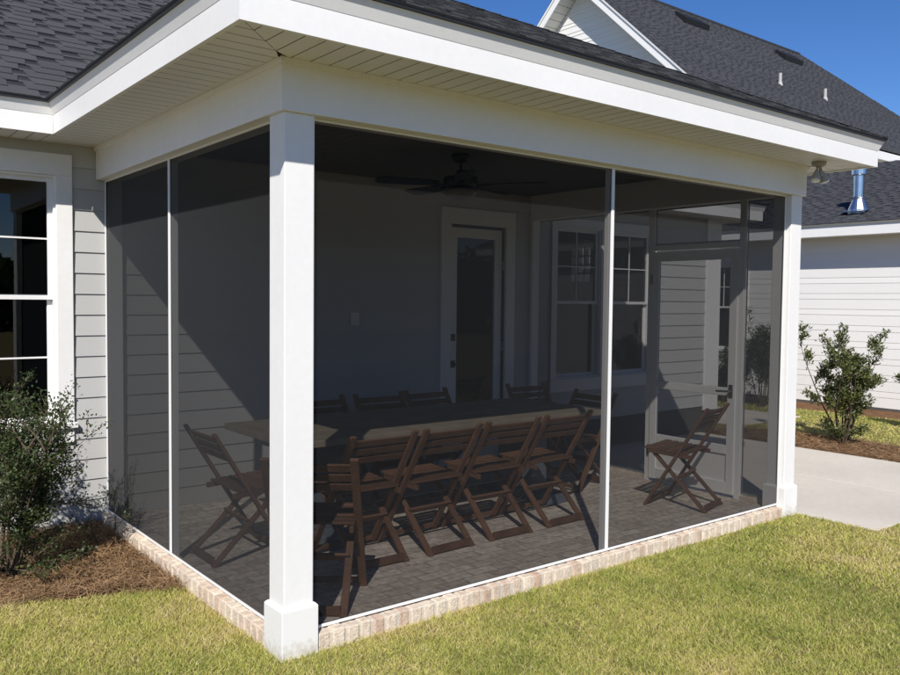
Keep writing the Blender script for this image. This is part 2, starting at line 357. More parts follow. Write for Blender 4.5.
# reveals
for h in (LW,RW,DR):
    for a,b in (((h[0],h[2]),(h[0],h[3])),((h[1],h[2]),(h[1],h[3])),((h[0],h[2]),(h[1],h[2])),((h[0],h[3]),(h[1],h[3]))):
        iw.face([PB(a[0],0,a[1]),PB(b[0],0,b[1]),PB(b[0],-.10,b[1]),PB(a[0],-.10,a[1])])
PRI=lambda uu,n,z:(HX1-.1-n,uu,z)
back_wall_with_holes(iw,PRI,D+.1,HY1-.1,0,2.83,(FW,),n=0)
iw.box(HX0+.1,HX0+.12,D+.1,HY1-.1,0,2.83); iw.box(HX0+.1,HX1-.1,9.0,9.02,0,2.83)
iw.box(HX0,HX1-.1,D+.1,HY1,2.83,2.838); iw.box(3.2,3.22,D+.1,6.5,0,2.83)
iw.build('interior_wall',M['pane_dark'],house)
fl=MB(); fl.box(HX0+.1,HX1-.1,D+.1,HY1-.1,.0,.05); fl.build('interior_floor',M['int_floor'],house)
fd=MB(); fd.box(HX0,W-.05,D-.004,D+.09,-.2,.045); fd.build('skirting',M['trim'],house)
fd=MB(); fd.box(W-.05,HX1-.001,D-.001,D+.09,-.2,.353); fd.build('foundation',M['foundation'],house)
# other outer walls
sw=MB(); PR=lambda uu,n,z:(HX1+n,uu,z); PLft=lambda uu,n,z:(HX0-n,uu,z); PBk=lambda uu,n,z:(uu,HY1+n,z)
lap_wall(sw,PR,D,HY1,.045,ZS,holes=(FW,)); lap_wall(sw,PLft,D,HY1,.045,ZS); lap_wall(sw,PBk,HX0,HX1,.045,ZS)
sw.build('side_wall',M['siding'],house)
cb=MB(); cb.box(7.68,HX1+.02,D-.03,D-.0015,.3,ZS); cb.box(HX1+.0005,HX1+.02,D,D+.28,.3,ZS); cb.build('corner_board',M['trim'],house,.003)
window(PB,house,*LW,units=2,muntins='both',mull=.16,casing=.112,head=.155,meet=1.725)
window(PB,house,*RW,units=2,muntins='upper',mull=.20,casing=.09,head=.10,meet=1.725)
PRw=lambda uu,n,z:(HX1+n,uu,z)
sm=MB(); 
for i in range(4): sm.box(FW[0]+i*(FW[1]-FW[0])/3-.01,FW[0]+i*(FW[1]-FW[0])/3+.01,-.09,.02,FW[2],FW[3],P=PRw)
for i in range(5): sm.box(FW[0],FW[1],-.088,.018,FW[2]+i*(FW[3]-FW[2])/4-.01,FW[2]+i*(FW[3]-FW[2])/4+.01,P=PRw)
sm.build('window',M['trim'],house)
# glazed back door
dc=MB(); cs=.125
dc.box(DR[0]-cs,DR[0],.002,.034,.06,DR[3],P=PB); dc.box(DR[1],DR[1]+cs,.002,.034,.06,DR[3],P=PB); dc.box(DR[0]-cs,DR[1]+cs,.002,.034,DR[3],DR[3]+.16,P=PB)
door=dc.build('door',M['trim'],house,.003)
lf=MB(); a,b=DR[0]+.02,DR[1]-.02
lf.box(a,3.475,-.06,-.02,.07,2.47,P=PB); lf.box(3.985,b,-.06,-.02,.07,2.47,P=PB); lf.box(3.475,3.985,-.06,-.02,2.37,2.47,P=PB); lf.box(3.475,3.985,-.06,-.02,.07,.33,P=PB)
lf.build('leaf',M['trim'],door,.003)
g=MB(); g.face([PB(3.475,-.04,.33),PB(3.985,-.04,.33),PB(3.985,-.04,2.37),PB(3.475,-.04,2.37)]); g.build('pane',M['glass'],door)
h=MB(); h.box(3.395,3.445,-.02,.0,1.32,1.39,P=PB); h.build('lock',M['bronze'],door); h=MB(); h.box(3.395,3.445,-.02,.0,1.05,1.12,P=PB); h.bar(PB(3.42,.0,1.085),PB(3.42,.045,1.085),.02,.02); h.bar(PB(3.42,.04,1.085),PB(3.52,.04,1.085),.02,.02)
h.build('handle',M['bronze'],door)
for zz in (.45,1.25,2.1):
    h=MB(); h.box(4.082,4.108,-.022,.006,zz-.05,zz+.05,P=PB); h.build('hinge',M['nickel'],door)
sp=MB(); sp.box(2.20,2.29,.012,.022,1.49,1.61,P=PB); sp.box(2.235,2.255,.022,.03,1.535,1.565,P=PB); sp.build('switch_plate',M['plate'],house,.003)
# eaves: fascia, sloped moulding, drip edge, soffit
yf=D-O-.01; Z0,Z1,Z2=2.83,2.955,3.03
def eave_x(par,x0,x1,y,sg=-1,clip0=0,clip1=0):
    """eave running along X, facing sg*Y; clip: mitre offsets"""
    t=.022; mbF,mbM,mbD=MB(),MB(),MB()
    mbF.box(x0,x1,min(y,y-sg*t),max(y,y-sg*t),Z0,Z1)
    y2=y+sg*.032
    mbM.hexa([(x0,y-sg*t,Z1+.001),(x1,y-sg*t,Z1+.001),(x1,y+sg*.002,Z1+.001),(x0,y+sg*.002,Z1+.001),(x0-clip0,y-sg*t,Z2),(x1+clip1,y-sg*t,Z2),(x1+clip1,y2,Z2),(x0-clip0,y2,Z2)])
    mbD.box(x0-clip0-(.012 if clip0 else 0),x1+clip1+(.012 if clip1 else 0),min(y2+sg*.014,y-sg*.2),max(y2+sg*.014,y-sg*.2),Z2+.001,Z2+.014)
    mbF.build('fascia',M['trim'],par); mbM.build('eave_moulding',M['trim'],par); mbD.build('drip_edge',M['drip'],par)
def eave_y(par,y0,y1,x,sg=-1,clip0=0):
    t=.022; mbF,mbM,mbD=MB(),MB(),MB()
    mbF.box(min(x,x-sg*t),max(x,x-sg*t),y0,y1,Z0,Z1)
    x2=x+sg*.032
    mbM.hexa([(x-sg*t,y0,Z1+.001),(x-sg*t,y1,Z1+.001),(x+sg*.002,y1,Z1+.001),(x+sg*.002,y0,Z1+.001),(x-sg*t,y0-clip0,Z2),(x-sg*t,y1,Z2),(x2,y1,Z2),(x2,y0-clip0,Z2)])
    mbD.box(min(x2+sg*.014,x-sg*.2),max(x2+sg*.014,x-sg*.2),y0-clip0,y1,Z2+.001,Z2+.014)
    mbF.build('fascia',M['trim'],par); mbM.build('eave_moulding',M['trim'],par); mbD.build('drip_edge',M['drip'],par)
eave_x(house,HX0-.4,-O-.002,yf); eave_x(house,W+O+.002,HX1+.4,yf)
eave_y(house,yf,HY1+.4,HX1+.4,1)
PX=lambda uu,v,z:(uu,v,z); PY_=lambda uu,v,z:(v,uu,z)
def soffit(par,*a):
    m=MB(); soffit_strip(m,*a); m.build('soffit',M['vinyl'],par)
soffit(house,PX,HX0-.4,-O+.022,lambda q:yf+.02,lambda q:D); soffit(house,PX,W+O-.022,HX1+.4,lambda q:yf+.02,lambda q:D)
soffit(house,PY_,D,HY1,lambda q:HX1,lambda q:HX1+.38)
# main roof, ridge along X
pm=.62; ye=yf-.05; ze=Z2+.016; run=7.7-ye; ln=run*math.hypot(1,pm)
rf=MB(); x0,x1=HX0-.45,HX1+.46
# visible face: hip at the right end
shingle_roof(rf,(x0,ye,ze),(1,0,0),(0,1,pm),[(0,0),(x1-x0,0),(x1-x0-run,ln),(0,ln)])
rf.face([(x1,ye,ze),(x1,2*7.7-ye,ze),(x1-run,7.7,ze+run*pm)],0); rf.face([(x0,2*7.7-ye,ze),(x1,2*7.7-ye,ze),(x1-run,7.7,ze+run*pm),(x0,7.7,ze+run*pm)],0)
rf.face([(x0+.4,ye,ze),(x0+.4,2*7.7-ye,ze),(x0+.4,7.7,ze+run*pm-.02)],0)
rf.build('roof',[M['shingle_tab'],M['shingle_gap']],house)

# ================================================================== SCREENED PORCH
porch=thing('screened_porch','white framed screened porch with a hip roof on the back of the house','porch',(W/2,D/2,0)); porch['_abs']=1
def post(x0,x1,y0,y1,px0,px1,py0,py1):
    m=MB(); m.box(x0,x1,y0,y1,.24,ZT); o=m.build('post',M['trim'],porch,.005)
    p=MB(); z=.2515
    p.box(px0,px1,py0,py1,-.05,z-.012)
    p.hexa([(px0,py0,z-.012),(px1,py0,z-.012),(px1,py1,z-.012),(px0,py1,z-.012),(px0+.012,py0+.012,z),(px1-.012,py0+.012,z),(px1-.012,py1-.012,z),(px0+.012,py1-.012,z)])
    p.build('plinth',M['plinth'],o,.003); return o
e=.019
post(0,PS,0,PS,-e,PS+e,-e,PS+e)
post(W-PS,W,0,PS,W-PS-e,W+e,-e,PS+e)
post(.056,PS,D-.06,D-.016,.055,PS+.0,D-.061,D-.0165); post(W-PS,W-.056,D-.06,D-.016,W-PS,W-.055,D-.061,D-.0165)
# beams
b0=-.022; zt2=2.874
def beam(p): m=MB(); m.hexa([(x,y,ZT) for x,y in p]+[(x,y,zt2) for x,y in p]); m.build('beam',M['trim'],porch,.003)
beam([(b0,b0),(W-b0,b0),(W-.16,.16),(.16,.16)])
beam([(b0,b0+.0005),(.16-.0005,.16),(.16-.0005,D-.016),(b0,D-.016)])
beam([(W-b0,b0+.0005),(W-b0,D-.016),(W-.1595,D-.016),(W-.1595,.16)])
# small cove under the soffit and lip at the beam foot
cv=MB(); cv.box(b0-.012,W-b0+.012,b0-.012,b0-.0005,ZS-.03,ZS-.001); cv.box(b0-.012,b0-.0005,b0,D-.017,ZS-.03,ZS-.001); cv.box(W-b0+.0005,W-b0+.012,b0,D-.017,ZS-.03,ZS-.001); cv.build('cove_moulding',M['trim'],porch)
ce=MB(); 
x=.16
while x<W-.17:
    ce.box(x,min(x+.094,W-.161),.161,D-.016,2.86,2.872); x+=.1
ce.box(.0,W,.0,D-.02,2.875,2.90)
ce.build('ceiling',M['ceil'],porch)
eave_x(porch,-O,W+O,-O,-1,.032,.032)
eave_y(porch,-O+.022,yf-.002,-O,-1,.022); eave_y(porch,-O+.022,yf-.002,W+O,1,.022)
def fb_front(q):
    if q<b0: return q
    if q>W-b0: return -(q-W)
    return b0
soffit(porch,PX,-O+.022,W+O-.022,lambda q:-O+.022,fb_front)
def fb_left(q): return b0 if q>b0 else q
soffit(porch,lambda uu,v,z:(v,uu,z),-O+.024,D,lambda q:-O+.022,lambda q:fb_left(q)-(.004 if q<b0 else 0))
soffit(porch,lambda uu,v,z:(W-v,uu,z),-O+.024,D,lambda q:-O+.022,lambda q:fb_left(q)-(.004 if q<b0 else 0))
# hip roof
pp=.48; xe0,xe1,ye=-O-.05,W+O+.05,-O-.05; hw=(xe1-xe0)/2; ze=Z2+.016; hl=hw*math.hypot(1,pp)
rf=MB()
shingle_roof(rf,(xe0,ye,ze),(1,0,0),(0,1,pp),[(0,0),(2*hw,0),(hw,hl)])
# left and right slopes: from front corner back to the main roof
yb=5.0
shingle_roof(rf,(xe0,ye,ze),(0,1,0),(1,0,pp),[(0,0),(yf-.03-ye,0),(yf-ye+2.5,hl),(hw,hl)],ex=.14)
shingle_roof(rf,(xe1,ye,ze),(0,1,0),(-1,0,pp),[(0,0),(yf-.03-ye,0),(yf-ye+2.5,hl),(hw,hl)],ex=.14)
# hip caps
for sx in (0,1):
    A=Vector((xe0 if sx==0 else xe1,ye,ze+.012)); Bp=Vector(((xe0+xe1)/2,ye+hw,ze+hw*pp+.012)); L=(Bp-A).length; k=int(L/.14)
    for i in range(k):
        a=A.lerp(Bp,i/k); b=A.lerp(Bp,(i+1.15)/k); dirx=Vector((1 if sx==0 else -1,0,0))
        q1=a+Vector((dirx.x*.02,-.12,-.052)) ; 
        s1=Vector((dirx.x*.13,-.0,.0)); s2=Vector((0,.13,0))
        t=random.random(); up=Vector((0,0,.012))
        rf.face([a+up,a+Vector((dirx.x*.13,0,0))+up*.6,b+Vector((dirx.x*.13,0,0))+up*.2,b+up*.3],0,t)
        rf.face([a+up,a+Vector((0,.13,0))+up*.6,b+Vector((0,.13,0))+up*.2,b+up*.3],0,t)
        rf.face([a,a+Vector((dirx.x*.13,0,0)),a+Vector((dirx.x*.13,0,0))+up*.6,a+up],1,.2)
rf.build('roof',[M['shingle_tab'],M['shingle_gap']],porch)
# floor and rowlock brick sills
fl=MB(); fl.box(.09,W-.09,.09,D-.02,-.1,.05); fl.build('floor',M['paver'],porch)
def brick_sill(pts0,pts1,inward):
    """rowlock bricks from p0 to p1, 'inward' = unit vector to the inside"""
    a=Vector(pts0); b=Vector(pts1); d=(b-a); L=d.length; d.normalize(); inn=Vector(inward)
    m=MB(); c0=a+inn*.006
    q=[a+inn*.006,b+inn*.006,b+inn*.1,a+inn*.1]
    m.hexa([(p.x,p.y,-.08) for p in q]+[(p.x,p.y,SILL-.006) for p in q],1)
    s=.01
    while s<L-.03:
        w_=min(random.uniform(.058,.068),L-s); jo=random.uniform(-.005,.004); top=SILL+random.uniform(-.005,.003)
        p0=a+d*s; p1=a+d*(s+w_); t=random.random()**.5
        j=lambda p,z,k: (p.x+random.uniform(-.002,.002),p.y+random.uniform(-.002,.002),z+random.uniform(-.002,.002))
        f0,f1=p0+inn*jo,p1+inn*jo; g0,g1=p0+inn*.1,p1+inn*.1
        m.hexa([j(f0,-.08,0),j(f1,-.08,0),j(g1,-.08,0),j(g0,-.08,0),j(f0,top,0),j(f1,top,0),j(g1,top,0),j(g0,top,0)],0,t)
        s+=w_+random.uniform(.014,.022)
    return m.build('brick_sill',[M['brick'],M['mortar']],porch,.007)
brick_sill((PS+e,-.012,0),(W-PS-e,-.012,0),(0,1,0))
brick_sill((-.012,PS+e,0),(-.012,D-.02,0),(1,0,0))
brick_sill((W+.012,.5,0),(W+.012,.2,0),(-1,0,0)); brick_sill((W+.012,1.45,0),(W+.012,D-.02,0),(-1,0,0))
# screens: P(u,n,z) with n inwards from the outer face
PF=lambda uu,n,z:(uu,n,z); PL=lambda uu,n,z:(n,uu,z); PRr=lambda uu,n,z:(W-n,uu,z)
def screen(P,u0,u1,z0,z1,fw=.013,n=.045):
    s=MB(); 
    s.face([P(u0+.004,n+.006,z0+.004),P(u1-.004,n+.006,z0+.004),P(u1-.004,n+.006,z1-.002),P(u0+.004,n+.006,z1-.002)])
    o=s.build('screen_panel',M['screen'],porch)
    fr=MB(); fr.box(u0,u0+fw,n-.006,n+.004,z0,z1-.001,P=P); fr.box(u1-fw,u1,n-.006,n+.004,z0,z1-.001,P=P); fr.box(u0+fw,u1-fw,n-.006,n+.004,z0,z0+fw*1.1,P=P); fr.box(u0+fw,u1-fw,n-.004,n+.004,z1-.014,z1-.001,P=P)
    fr.build('frame_strip',M['alu'],o,.002)
def stud(P,uc,wd,z0=.05,z1=ZT,n0=.056,n1=.092):
    m=MB(); m.box(uc-wd/2,uc+wd/2,n0,n1,z0,z1-.001,P=P); m.build('mullion',M['trim'],porch,.003)
zb=SILL+.006; MF=2.355; ML=1.64
screen(PF,PS+.009,MF,zb,ZT); screen(PF,MF,W-PS-.009,zb,ZT); stud(PF,MF,.045)
screen(PL,PS+.001,ML,zb,ZT,.012); screen(PL,ML,D-.018,zb,ZT,.012); stud(PL,ML,.045)
# inner rail under the screens
# right side: narrow light, screen door, transom, rear light
DY0,DY1=.50,1.40; DT=2.20
screen(PRr,PS+.001,.455,zb,ZT,.012); screen(PRr,1.455,D-.018,zb,ZT,.012); screen(PRr,.50,1.41,DT+.06,ZT,.017)
stud(PRr,.475,.05,.03); stud(PRr,1.43,.055,.03)
m=MB(); m.box(.501,1.402,.05,.14,DT+.01,DT+.058,P=PRr); m.build('door_header',M['trim'],porch,.003)
# screen door
sd=MB(); st=.075; n0,n1=.07,.105
sd.box(DY0,DY0+st,n0,n1,.075,DT,P=PRr); sd.box(DY1-st,DY1,n0,n1,.075,DT,P=PRr)
sd.box(DY0+st,DY1-st,n0,n1,DT-.09,DT,P=PRr); sd.box(DY0+st,DY1-st,n0,n1,.93,1.0,P=PRr); sd.box(DY0+st,DY1-st,n0,n1,.42,.50,P=PRr); sd.box(DY0+st,DY1-st,n0,n1,.075,.18,P=PRr)
sdoor=sd.build('screen_door',M['trim'],porch,.004)
k=MB(); k.box(DY0+st,DY1-st,n0+.012,n0+.02,.18,.42,P=PRr); k.build('kick_panel',M['trim'],sdoor)
k=MB(); 
for z0,z1 in ((.50,.93),(1.0,DT-.09)): k.face([PRr(DY0+st,.088,z0),PRr(DY1-st,.088,z0),PRr(DY1-st,.088,z1),PRr(DY0+st,.088,z1)])
k.build('screen',M['screen'],sdoor)
k=MB(); k.box(DY0+.02,DY0+.055,n1,n1+.01,.92,1.03,P=PRr); k.bar(PRr(DY0+.037,n1+.01,.975),PRr(DY0+.037,n1+.05,.975),.018,.018); k.bar(PRr(DY0+.03,n1+.05,.975),PRr(DY0+.15,n1+.05,.97),.022,.016); k.build('handle',M['nickel'],sdoor)
for zz in (.3,1.9):
    k=MB(); k.box(DY1-.01,DY1+.012,n1-.004,n1+.012,zz,zz+.09,P=PRr); k.build('hinge',M['nickel'],sdoor)

# ================================================================== FLOODLIGHT, FAN
fx,fy=4.50,-.19
fld=thing('floodlight','bronze twin flood lamp under the soffit at the right end of the porch','light',(fx,fy,ZS))
m=MB(); m.lathe((0,0,0),[(.075,0),(.078,-.02),(.066,-.045),(.03,-.055)],20); m.build('base',M['lampgrey'],fld,smooth=True)
fld.scale=(.72,)*3
for sx,sy in ((-1,.1),(1,-.05)):
    m=MB(); dv=Vector((sx*.22-.12,-.18+sy,-.85)).normalized(); a=Vector((sx*.03,0,-.05)); b=a+dv*.05
    m.tube([a,b],.011,8); m.tube([b,b+dv*.02,b+dv*.05,b+dv*.085,b+dv*.12],[.018,.028,.034,.05,.054],16)
    o=m.build('lamp_head',M['lampgrey'],fld,smooth=True)
    l=MB(); l.tube([b+dv*.1205,b+dv*.127,b+dv*.134],[.051,.046,.02],16); l.build('bulb',M['lens'],o,smooth=True)
m=MB(); m.tube([(0,-.01,-.05),(0,-.015,-.10)],.012,8); m.tube([(0,-.015,-.095),(0,-.02,-.115),(-.0,-.03,-.165)],[.02,.03,.027],12); m.build('sensor',M['lampgrey'],fld,smooth=True)

fan=thing('ceiling_fan','dark bronze ceiling fan with light bowl hanging in the porch','ceiling fan',(2.27,1.5,2.86))
m=MB(); m.lathe((0,0,0),[(.07,0),(.075,-.02),(.06,-.055),(.025,-.07)],20); m.build('canopy',M['bronze'],fan,smooth=True)
m=MB(); m.tube([(0,0,-.06),(0,0,-.14)],.013,10); m.build('downrod',M['bronze'],fan)
m=MB(); m.lathe((0,0,0),[(.03,-.12),(.05,-.165),(.135,-.18),(.14,-.24),(.10,-.262)],28); m.build('motor_housing',M['bronze'],fan,smooth=True)
for k in range(5):
    a=R(18+72*k); d=Vector((math.cos(a),math.sin(a),0)); t=Vector((-math.sin(a),math.cos(a),0)); m=MB()
    pts=[]; 
    for rr,w0 in ((.19,.05),(.26,.062),(.45,.072),(.62,.076),(.66,.062),(.68,.03)):
        pts.append((d*rr+t*w0+Vector((0,0,-.235+.012*w0/.07)),d*rr-t*w0+Vector((0,0,-.235-.012*w0/.07))))
    for (p,q),(p2,q2) in zip(pts[:-1],pts[1:]):
        z=Vector((0,0,.006)); m.hexa([p,q,q2,p2,p+z,q+z,q2+z,p2+z])
    bl=m.build('blade',M['bronze'],fan)
    ar=MB(); ar.bar(d*.10+Vector((0,0,-.245)),d*.24+Vector((0,0,-.238)),.035,.008); ar.build('bracket',M['bronze'],bl)
m=MB(); m.lathe((0,0,0),[(.06,-.262),(.125,-.275),(.12,-.305),(.08,-.34),(.02,-.355)],24); m.build('light_bowl',M['bowl'],fan,smooth=True)

# ================================================================== TABLE
TX0,TX1,TY0,TY1,TZ=.64,3.55,1.13,2.20,.82
tb=thing('dining_table','long farmhouse table with worn wood top in the middle of the porch','table',((TX0+TX1)/2,(TY0+TY1)/2,.05)); tb['_abs']=1
m=MB(); n=6
for i in range(n):
    a=TY0+(TY1-TY0)*i/n; b=TY0+(TY1-TY0)*(i+1)/n; m.box(TX0+.14,TX1-.14,a+.0015,b-.0015,TZ-.045,TZ,tint=random.random())
m.box(TX0,TX0+.137,TY0,TY1,TZ-.045,TZ); m.box(TX1-.137,TX1,TY0,TY1,TZ-.045,TZ)
m.build('tabletop',M['table'],tb,.004)
m=MB(); m.box(TX0+.2,TX1-.2,TY0+.16,TY0+.19,TZ-.15,TZ-.046); m.box(TX0+.2,TX1-.2,TY1-.19,TY1-.16,TZ-.15,TZ-.046); m.box(TX0+.2,TX0+.23,TY0+.19,TY1-.19,TZ-.15,TZ-.046); m.box(TX1-.23,TX1-.2,TY0+.19,TY1-.19,TZ-.15,TZ-.046)
m.build('apron',M['tpaint'],tb)
for x in (TX0+.42,TX1-.42):
    m=MB(); yc=(TY0+TY1)/2
    m.box(x-.09,x+.09,yc-.2,yc+.2,.14,TZ-.047); m.box(x-.11,x+.11,yc-.42,yc+.42,.05,.14); m.build('pedestal',M['tpaint'],tb,.006)
m=MB(); m.box(TX0+.515,TX1-.515,yc-.05,yc+.05,.22,.30); m.build('stretcher',M['tpaint'],tb)

# ================================================================== FOLDING CHAIRS (face +Y, base at floor)
def make_chair():
    c=thing('folding_chair','brown slatted folding chair','chair')
    HW=.235
    for sx in (-1,1):
        x=sx*HW
        m=MB(); m.bar((x,.25,.0),(x,-.265,.88),.022,.045,up=(1,0,0),tint=random.random()); m.build('leg',M['wood'],c,.003)
        x=sx*(HW-.055)
        m=MB(); m.bar((x,-.25,.0),(x,.20,.455),.022,.042,up=(1,0,0),tint=random.random()); m.build('leg',M['wood'],c,.003)
    m=MB()
    for z in (.26,): m.bar((-HW+.05,-.002,z),(HW-.05,-.002,z),.018,.058,up=(0,-.7,.7))
    m.build('stretcher',M['wood'],c,.003)
    m=MB(); m.bar((-HW+.07,-.238,.035),(HW-.07,-.238,.035),.022,.05,tint=.3); m.build('stretcher',M['wood'],c,.003)
    m=MB(); m.bar((-HW+.01,.225,.045),(HW-.01,.225,.045),.02,.035,tint=.4); m.build('stretcher',M['wood'],c,.003)
    m=MB()
    for sx in (-1,1): m.bar((sx*(HW-.028),-.13,.452),(sx*(HW-.028),.24,.475),.024,.035,tint=.4)
    for i in range(6):
        y=-.10+i*.063; z=.474+i*.0035; m.box(-HW+.012,HW-.012,y,y+.052,z,z+.016,tint=random.random())
    m.build('seat',M['wood'],c,.003)
    m=MB(); d=Vector((0,-.515,.88)).normalized()
    for i in range(3):
        s=.70+i*.061; p=Vector((0,.25,0))+d*(s/d.z)+Vector((0,.012,.0)); 
        m.bar(p+Vector((-HW+.012,0,0)),p+Vector((HW-.012,0,0)),.014,.05,up=d,tint=random.random())
    m.build('backrest',M['wood'],c,.003)
    return c
GR='brown folding chairs around the porch table'
spots=[(1.07,1.0,0,'brown folding chair at the near table side, first in the row beside the corner post'),
(1.615,1.0,2,'brown folding chair at the near table side, second in the row from the corner post'),
(2.18,1.01,-1,'brown folding chair at the near table side, third in the row from the corner post'),
(2.74,1.02,1,'brown folding chair at the near table side, last in the row before the mullion'),
(4.00,.62,14,'brown folding chair standing alone on open floor by the screen door'),
(.45,.49,-38,'brown folding chair right behind the corner post, turned away from the lawn'),
(.46,1.55,-90,'brown folding chair at the left table end seen through the left screen'),
(3.80,1.66,92,'dark folding chair at the right end of the table near the mullion'),
(1.70,2.44,181,'shaded folding chair on the far table side, leftmost, against the house wall'),
(2.27,2.40,177,'shaded folding chair on the far table side, left of the glazed door'),
(2.84,2.42,183,'shaded folding chair on the far table side, in front of the glazed door'),
(4.02,2.34,176,'shaded folding chair in the far right corner of the porch below the twin window')]
ch0=make_chair(); ch0.scale=(1,1,.962)
def dup(root):
    r=root.copy(); COL.objects.link(r)
    for ch in list(root.children):
        c=ch.copy(); COL.objects.link(c); c.parent=r
        for g in ch.children:
            d=g.copy(); COL.objects.link(d); d.parent=c
    return r
for i,(x,y,a,lab) in enumerate(spots):
    c=ch0 if i==0 else dup(ch0)
    c.location=(x,y,.05); c.rotation_euler=(0,0,R(a)); tag(c,lab,'chair',GR)

# ================================================================== NEIGHBOUR HOUSE
NX=12.1
nb=thing('neighbour_house','white dutch lap sided house with charcoal gable roof beyond the patio','house',(16,4,0)); nb['_abs']=1
PN=lambda uu,n,z:(NX-n,uu,z)
NW=(5.22,6.10,.86,2.46)
m=MB(); lap_wall(m,PN,-6,7.5,.05,2.86,holes=(NW,),courses=(.170,.097),out=.008); m.build('wall',M['nsiding'],nb)
m=MB(); m.box(NX-.005,NX+.3,-6,7.5,-.1,.05); m.build('foundation',M['foundation'],nb)
m=MB(); m.box(NX+.1,NX+.15,5.0,6.3,.7,2.6); m.build('interior_wall',M['black'],nb)  # black sheet right behind the pane, standing in for the unlit room
window(PN,nb,*NW,units=1,muntins='upper',casing=.10,head=.12)
m=MB(); m.box(11.69,11.71,-6.4,7.9,2.86,3.03); m.hexa([(11.67,-6.4,3.031),(11.69,-6.4,3.031),(11.69,7.9,3.031),(11.67,7.9,3.031),(11.65,-6.4,3.06),(11.69,-6.4,3.06),(11.69,7.9,3.06),(11.65,7.9,3.06)]); m.build('fascia',M['trim'],nb)
m=MB(); m.box(11.71,NX+.01,-6.4,7.9,2.862,2.872); m.build('soffit',M['vinyl'],nb)
m=MB(); pn=.45; lnn=3.2*math.hypot(1,pn)
shingle_roof(m,(11.64,-6.4,3.063),(0,1,0),(1,0,pn),[(0,0),(14.2,0),(14.2,lnn),(0,lnn)],tabmin=.06,tabmax=.16,ex=.12)
m.face([(14.84,-6.4,4.50),(14.84,7.8,4.50),(18,7.8,3.0),(18,-6.4,3.0)],0)
m.face([(11.66,7.8,3.05),(14.84,7.8,4.49),(18,7.8,3.0)],0)
m.build('lower_roof',[M['nsh_tab'],M['nsh_gap']],nb)
# tall gabled block behind
GX=14.37; AY=11.94; pg=.924; cg=-.605; EY=7.12
zr=lambda y: cg+pg*y
m=MB(); PG=lambda uu,n,z:(GX+.52-n,uu,z)
z=2.6; k=0
while z<10.0:
    h_=(.170,.097)[k%2]; k+=1; z2=z+h_
    half=lambda q:(zr(AY)-.30-q)/pg
    ha,hb=min(half(z),AY-7.55),min(half(z2),AY-7.55)
    if hb<=0: break
    m.face([PG(AY-ha,.014,z),PG(AY+ha,.014,z),PG(AY+hb,.003,z2),PG(AY-hb,.003,z2)],0,random.random()); m.face([PG(AY-ha,0,z),PG(AY+ha,0,z),PG(AY+ha,.014,z),PG(AY-ha,.014,z)],0)
    z=z2
m.build('gable_wall',M['nsiding'],nb)
m=MB(); m.box(GX+.54,27,7.55,7.6,2.0,6.1); m.box(GX+.54,27,16.2,16.3,0,6.1); m.build('upper_wall',M['nsiding'],nb)
# rake boards and soffits
m=MB()
for sg in (-1,1):
    a=(GX,AY+sg*(AY-EY),zr(EY)); b=(GX,AY,zr(AY))
    def off(p,dx,dz): return (p[0]+dx,p[1],p[2]+dz)
    m.hexa([off(a,0,-.30),off(b,0,-.30),off(b,.03,-.30),off(a,.03,-.30),off(a,0,-.07),off(b,0,-.07),off(b,.03,-.07),off(a,.03,-.07)])
    m.hexa([off(a,-.03,-.069),off(b,-.03,-.069),off(b,.0,-.069),off(a,.0,-.069),off(a,-.035,-.01),off(b,-.035,-.01),off(b,.0,-.01),off(a,.0,-.01)])
m.build('rake_board',M['trim'],nb)
m=MB()
for sg in (-1,1):
    y0,y1=AY+sg*(AY-EY),AY; n=int(abs(y1-y0)/.16)
    for i in range(n):
        ya=y0+(y1-y0)*i/n; yb_=y0+(y1-y0)*(i+.95)/n; za=zr(AY-abs(ya-AY))-.295; zb_=zr(AY-abs(yb_-AY))-.295
        m.face([(GX+.03,ya,za),(GX+.53,ya,za),(GX+.53,yb_,zb_),(GX+.03,yb_,zb_)])
m.build('rake_soffit',M['vinyl'],nb)
XR=26.0; HR=AY-EY
m=MB(); lg=HR*math.hypot(1,pg)
shingle_roof(m,(GX-.04,EY,zr(EY)),(1,0,0),(0,1,pg),[(0,0),(XR+HR-GX,0),(XR-GX,lg),(0,lg)],tabmin=.14,tabmax=.32)
m.face([(GX-.04,AY,zr(AY)),(XR,AY,zr(AY)),(XR+HR,AY+HR,zr(EY)),(GX-.04,AY+HR,zr(EY))],0); m.face([(XR,AY,zr(AY)),(XR+HR,EY,zr(EY)),(XR+HR,AY+HR,zr(EY))],0)
m.bar((GX-.04,AY,zr(AY)-.02),(XR-.25,AY,zr(AY)-.02),.16,.06,mi=1)
m.build('upper_roof',[M['nsh_tab'],M['nsh_gap']],nb)
m=MB(); m.box(GX,XR+HR,EY+.0,EY+.03,zr(EY)-.26,zr(EY)-.04); m.build('fascia',M['trim'],nb)
m=MB(); m.box(GX+.03,XR+HR,EY+.03,7.56,zr(EY)-.255,zr(EY)-.24); m.build('soffit',M['vinyl'],nb)
for xa,xb,yy in ((18.15,19.3,11.45),(23.2,24.3,11.3)):
    m=MB(); z_=zr(yy); m.hexa([(xa,yy-.35,z_-.32+.02),(xb,yy-.35,z_-.32+.02),(xb,yy,z_+.02),(xa,yy,z_+.02),(xa,yy-.38,z_-.32+.16),(xb,yy-.38,z_-.32+.16),(xb,yy,z_+.12),(xa,yy,z_+.12)]); m.build('roof_vent',M['black'],nb)
